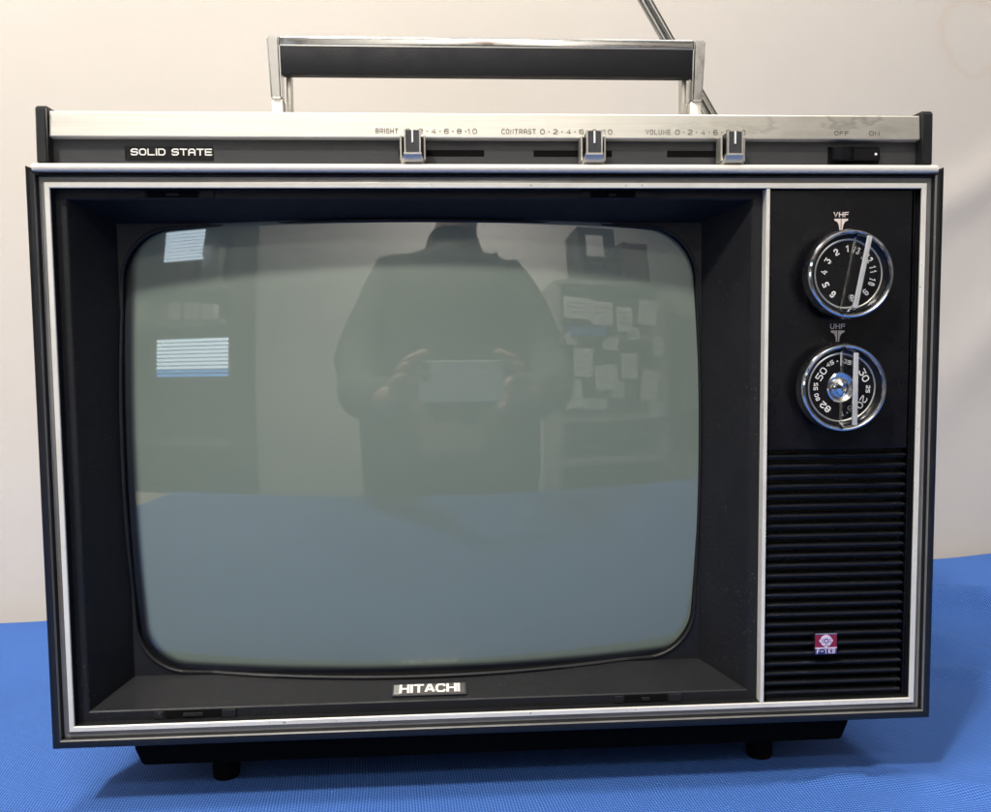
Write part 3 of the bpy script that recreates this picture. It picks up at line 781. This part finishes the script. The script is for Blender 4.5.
# bright partition wall, cupboard side with the lit blinds, shelf unit with notes
cb = slab('bookcase', -2.7, -1.14, -2.60, -2.20, -.95, 1.30, 'darkwood'); tag(cb, 'tall dark bookcase standing left of the bare wall, opposite the television', 'bookcase')
for z in (-.25, .42, .62, 1.02): slab('shelf', -2.65, -1.155, -2.20, -2.12, z, z+.03, 'wood', cb)
for i in range(12):
    x = -2.5+i*.11; h = random.uniform(.08, .15); slab('folder', x, x+random.uniform(.05, .10), -2.20, -2.14, .45, .45+h, random.choice(['darkwood', 'paper', 'wood', 'redbook', 'paper']), cb)
bm = bm_new(); lathe(bm, [(0, -2.19), (.13, -2.19), (.15, -2.16), (.15, -2.12), (.12, -2.10), (0, -2.09)], -1.50, .77, 40)
tag(obj('round_case', bm, 'redbook'), 'round dark case on the upper shelf of the dark bookcase', 'case')
for i, (x, h) in enumerate(((-1.24, .22), (-1.80, .18), (-1.95, .26))): slab('folder', x-.05, x+.05, -2.20, -2.13, .65, .65+h, 'redbook' if i else 'wood', cb)
def blind(x0, x1, y, z0, z1, n, lab):
    r_ = empty('window_blind', ((x0+x1)/2, y, z0)); tag(r_, lab, 'blind', 'lit window blinds')
    for k in range(n):
        z = z0+(z1-z0)*k/n; bm = bm_new(); box(bm, x0, x1, y-.004, y+.004, z, z+(z1-z0)/n*.70)
        bmesh.ops.transform(bm, matrix=T(-(x0+x1)/2, -y, -z0), verts=bm.verts); obj('blind_slat', bm, 'blind_blue' if k < 2 and z0 < .5 else 'blind', r_)
blind(-1.54, -1.10, -2.09, .135, .345, 10, 'wide lit window blind between the shelves of the dark bookcase')
blind(-1.52, -1.27, -2.09, .78, .96, 9, 'smaller lit window blind near the top of the dark bookcase')
KX = .775
def kz(z): return z*.72 if z > -.9 else z
su = empty('shelf_unit', (1.4*KX, -2.5, -.95)); tag(su, 'pale open shelf unit pinned with paper notes, right of the bare wall', 'shelves')
def ss(nm, x0, x1, y0, y1, z0, z1, m_):
    bm = bm_new(); box(bm, x0*KX-1.4*KX, x1*KX-1.4*KX, y0+2.5, y1+2.5, kz(z0)+.95, kz(z1)+.95); return obj(nm, bm, m_, su)
ss('back_panel', .92, 1.78, -2.62, -2.58, -.93, .90, 'brownpanel')
for x in (.88, 1.76): ss('side_panel', x, x+.045, -2.58, -2.25, -.95, .93, 'wood')
for z in (-.55, -.20, .45, .90): ss('shelf', .93, 1.76, -2.58, -2.25, z, z+.04, 'wood')
rn = random.Random(5)
for x, z, w_, h in ((.93, .70, .22, .17), (1.15, .66, .17, .19), (1.36, .62, .13, .2), (1.55, .68, .16, .2), (1.0, .27, .15, .22), (1.17, .15, .18, .2), (1.38, .24, .13, .2), (1.55, .08, .15, .25), (.90, .02, .16, .22), (1.06, -.06, .2, .08),
                    (1.30, .05, .1, .12), (1.44, .50, .1, .1), (1.66, .40, .09, .16), (1.24, .42, .12, .1), (1.62, -.12, .12, .12), (.95, .46, .08, .1)):
    w_, h = w_*KX, h*.72; bm = bm_new(); box(bm, -w_/2, w_/2, -.001, .001, -h/2, h/2)
    for q in range(3): box(bm, -w_*.38, w_*(.1+.3*rn.random()), .0012, .0016, h*(.25-.22*q)-.004, h*(.25-.22*q)+.004, mi=1)
    bmesh.ops.transform(bm, matrix=T(x*KX+w_/2, -2.235+rn.uniform(-.008, .008), kz(z)) @ Matrix.Rotation(R(rn.uniform(-9, 9)), 4, 'Y'), verts=bm.verts)
    tag(obj('paper_note', bm, ['paper', 'poster']), 'white paper note pinned on the pale shelf unit', 'note', 'notes pinned on the shelf unit')
tag(slab('folder', .76, .98, -2.5, -2.23, .345, .40, 'bluebox'), 'blue folder lying on the middle shelf of the pale shelf unit', 'folder')
tag(slab('storage_box', .84, 1.08, -2.50, -2.25, .68, 1.0, 'darkwood'), 'tall dark box standing on top of the pale shelf unit', 'box')
tag(slab('paper_label', .89, 1.0, -2.248, -2.245, .82, .95, 'paper'), 'white label stuck on the tall dark box', 'label')
tag(slab('desk_carton', 1.12, 1.30, -2.50, -2.25, .68, .92, 'redbook'), 'brownish carton standing beside the tall dark box', 'carton')
tag(slab('pin_board', 1.42, 2.3, -2.64, -2.60, -.40, .16, 'redbook'), 'maroon pin board hanging on the wall right of the shelf unit', 'pin board')
tag(slab('wall_notice', 1.70, 1.86, -2.60, -2.595, -.12, .15, 'paper'), 'white notice pinned on the maroon board', 'notice')
tag(slab('poster', 1.52, 1.80, -2.64, -2.62, .22, .55, 'poster'), 'pale poster on the wall above the maroon pin board', 'poster')
tag(slab('table', -1.7, 1.34, -.745, .15, -.245, -.2035, 'tabletop'), 'beige table top carrying the blue cloth and the television', 'table')

# photographer holding the phone, standing behind the table end
def skin(name, chains, mats, parent=None, sub=2):
    """chains: lists of (x, y, z, r); each chain is connected, a point given by (chain, index) joins an earlier one"""
    me = bpy.data.meshes.new(name); vs, es, rs, roots = [], [], [], []
    idx = {}
    for ci, ch in enumerate(chains):
        prev = None
        for pi_, p_ in enumerate(ch):
            if len(p_) == 2: prev = idx[p_]; continue
            vs.append(p_[:3]); rs.append(p_[3]); k = len(vs)-1; idx[(ci, pi_)] = k
            if prev is not None: es.append((prev, k))
            else: roots.append(k)
            prev = k
    me.from_pydata(vs, es, []); o = bpy.data.objects.new(name, me); COL.objects.link(o)
    md = o.modifiers.new('Skin', 'SKIN'); 
    if not me.skin_vertices: me.attributes  # layer is created with the modifier below
    if not me.skin_vertices:
        b2 = bmesh.new(); b2.from_mesh(me); b2.verts.layers.skin.verify(); b2.to_mesh(me); b2.free()
    L = me.skin_vertices[0].data
    for k, r_ in enumerate(rs):
        rr_ = r_ if isinstance(r_, tuple) else (r_, r_); L[k].radius = rr_; L[k].use_root = k in roots
    md.use_smooth_shade = True
    sb = o.modifiers.new('Sub', 'SUBSURF'); sb.levels = sub; sb.render_levels = sub
    me.materials.append(M[mats[0]])
    dg = bpy.context.evaluated_depsgraph_get(); ev = o.evaluated_get(dg); m2 = bpy.data.meshes.new_from_object(ev)
    o.modifiers.clear(); o.data = m2
    if not m2.materials: m2.materials.append(M[mats[0]])
    if parent: o.parent = parent
    return o
PX, PY = .02, -.98
body_ch = [[(PX, PY, -.02, .12), (PX, PY, .12, .12), (PX, PY+.01, .24, .13), (PX, PY-.01, .34, .11), (PX+.01, PY, .42, .055), (PX+.02, PY+.02, .49, .050), (PX+.03, PY+.03, .55, .072), (PX+.03, PY+.03, .62, .082), (PX+.03, PY+.02, .68, .06)]]
for s in (-1, 1):
    body_ch.append([(0, 3), (PX+s*.16, PY, .35, .055), (PX+s*.25, PY+.08, .14, .042), (PX+s*.23, PY+.25, .02, .034), (.016+s*.112, -.570, .025, .025), (.016+s*.100, -.535, .040, .028)])
    body_ch.append([(0, 0), (PX+s*.10, PY, -.15, .10), (PX+s*.11, PY, -.52, .065), (PX+s*.12, PY-.02, -.88, .042), (PX+s*.13, PY+.10, -.925, .036)])
ph = skin('person', body_ch, ['skin']); tag(ph, 'person in a dark long sleeved shirt standing and holding up a phone with both hands', 'person')
sh_ch = [[(PX, PY, -.12, .15), (PX, PY, .12, .14), (PX, PY+.01, .24, .15), (PX, PY-.01, .34, .125), (PX+.01, PY, .41, .065)]]
for s in (-1, 1): sh_ch.append([(PX+s*.13, PY, -.42, .12), (PX+s*.13, PY, -.12, .125), (PX+s*.13, PY, .08, .12), (PX+s*.12, PY, .22, .115), (PX+s*.11, PY, .33, .09)])
for s in (-1, 1): sh_ch.append([(0, 3), (PX+s*.16, PY, .355, .068), (PX+s*.245, PY+.08, .15, .062), (PX+s*.225, PY+.24, .03, .052), (.016+s*.120, -.60, .022, .038)])
shirt = skin('shirt', sh_ch, ['shirt'], ph)
from mathutils import noise as mnoise
for v_ in shirt.data.vertices:
    q = v_.co; n_ = mnoise.noise(Vector((q.x*7, q.y*7, q.z*4)))*.022+mnoise.noise(Vector((q.x*19+3, q.y*19, q.z*11)))*.011
    v_.co = q+v_.normal*n_
tr = [[(PX, PY, -.08, .155), (PX, PY, -.16, .15)]]
for s in (-1, 1): tr.append([(0, 1), (PX+s*.10, PY, -.28, .11), (PX+s*.11, PY, -.52, .08), (PX+s*.12, PY-.02, -.87, .065)])
skin('trousers', tr, ['jeans'], ph)
skin('hair', [[(PX+.03, PY, .59, .075), (PX+.03, PY+.0, .66, .090), (PX+.03, PY+.04, .70, .072)]], ['hair'], ph)
for s in (-1, 1):
    X = .016+s*.083; D = -.012
    ch = [[(X+s*.018, -.540, .050+D, .021), (X+s*.004, -.520, .070+D, .022)]]
    for k, (dx, tz, ln) in enumerate(((.0, .118, 0), (.014, .112, 0), (.026, .098, 0), (.034, .080, 0))):
        ch.append([(X+s*dx, -.520, .078-.010*k+D, .0105), (X+s*(dx-.002), -.500, tz-.012+D, .0100), (X+s*(dx-.014), -.4915, tz-.004+D, .0092), (X+s*(dx-.030), -.4905, tz-.006+D, .0080)])
    ch.append([(X+s*.006, -.530, .045+D, .0115), (X-s*.004, -.526, .022+D, .0105), (X-s*.020, -.512, .012+D, .0090)])
    skin('hand', ch, ['skin'], ph)
bm = bm_new(); box(bm, .016-.074, .016+.074, -.5085, -.5005, .018, .090, .003, 3)
phn = obj('smartphone', bm, 'phone'); tag(phn, 'smartphone held sideways in both hands of the person', 'phone')
bm = bm_new()
for (x, z) in ((-.046, .079), (-.046, .061)): lathe(bm, [(0, -.4998), (.007, -.4998), (.0075, -.5010)], x, z, 24)
obj('camera_lens', bm, 'gloss', phn)

# ------------------------------------------------------------------ lights, world, camera
def area(name, loc, target, size, power, col=(1, .96, .9), sy=None):
    l = bpy.data.lights.new(name, 'AREA'); l.energy = power; l.color = col; l.shape = 'RECTANGLE'; l.size = size; l.size_y = sy or size
    o = bpy.data.objects.new(name, l); COL.objects.link(o); o.location = loc
    o.rotation_euler = (Vector(target)-Vector(loc)).to_track_quat('-Z', 'Y').to_euler(); return o
area('overhead_light', (-.75, -1.10, 1.70), (0, .05, 0), .14, 46, (1, .95, .88))
area('overhead_light', (-.35, -.38, 1.70), (0, .20, -.1), .35, 25, (1, .94, .87))
area('overhead_light', (.6, .30, 1.70), (.3, -.1, 0), .5, 13, (1, .95, .89))  # soft fill added behind the set to lift the sheet and the hands
area('rear_wall_fill', (.2, -1.9, 1.70), (0, -2.65, .4), .6, 92, (1, .95, .88))  # added wash, keeps the room wall bright in the tube's reflection

w = bpy.data.worlds.new('World'); S.world = w; w.use_nodes = True
w.node_tree.nodes['Background'].inputs[0].default_value = (.80, .86, 1, 1); w.node_tree.nodes['Background'].inputs[1].default_value = .07

cam = bpy.data.cameras.new('Camera'); co = bpy.data.objects.new('Camera', cam); COL.objects.link(co)
p, yw, r = .07404, .06076, -.00964
f = Vector((math.sin(yw)*math.cos(p), math.cos(yw)*math.cos(p), -math.sin(p))); rt0 = Vector((math.cos(yw), -math.sin(yw), 0)); up0 = rt0.cross(f)
rt = math.cos(r)*rt0+math.sin(r)*up0; up = -math.sin(r)*rt0+math.cos(r)*up0
mm = Matrix((rt, up, -f)).transposed().to_4x4(); mm.translation = (-.03297, -.49088, .06465); co.matrix_world = mm
cam.lens = 892/991*36; cam.sensor_width = 36; cam.clip_start = .01; cam.clip_end = 100
S.camera = co
S.view_settings.view_transform = 'Standard'; S.view_settings.look = 'None'; S.view_settings.exposure = 0
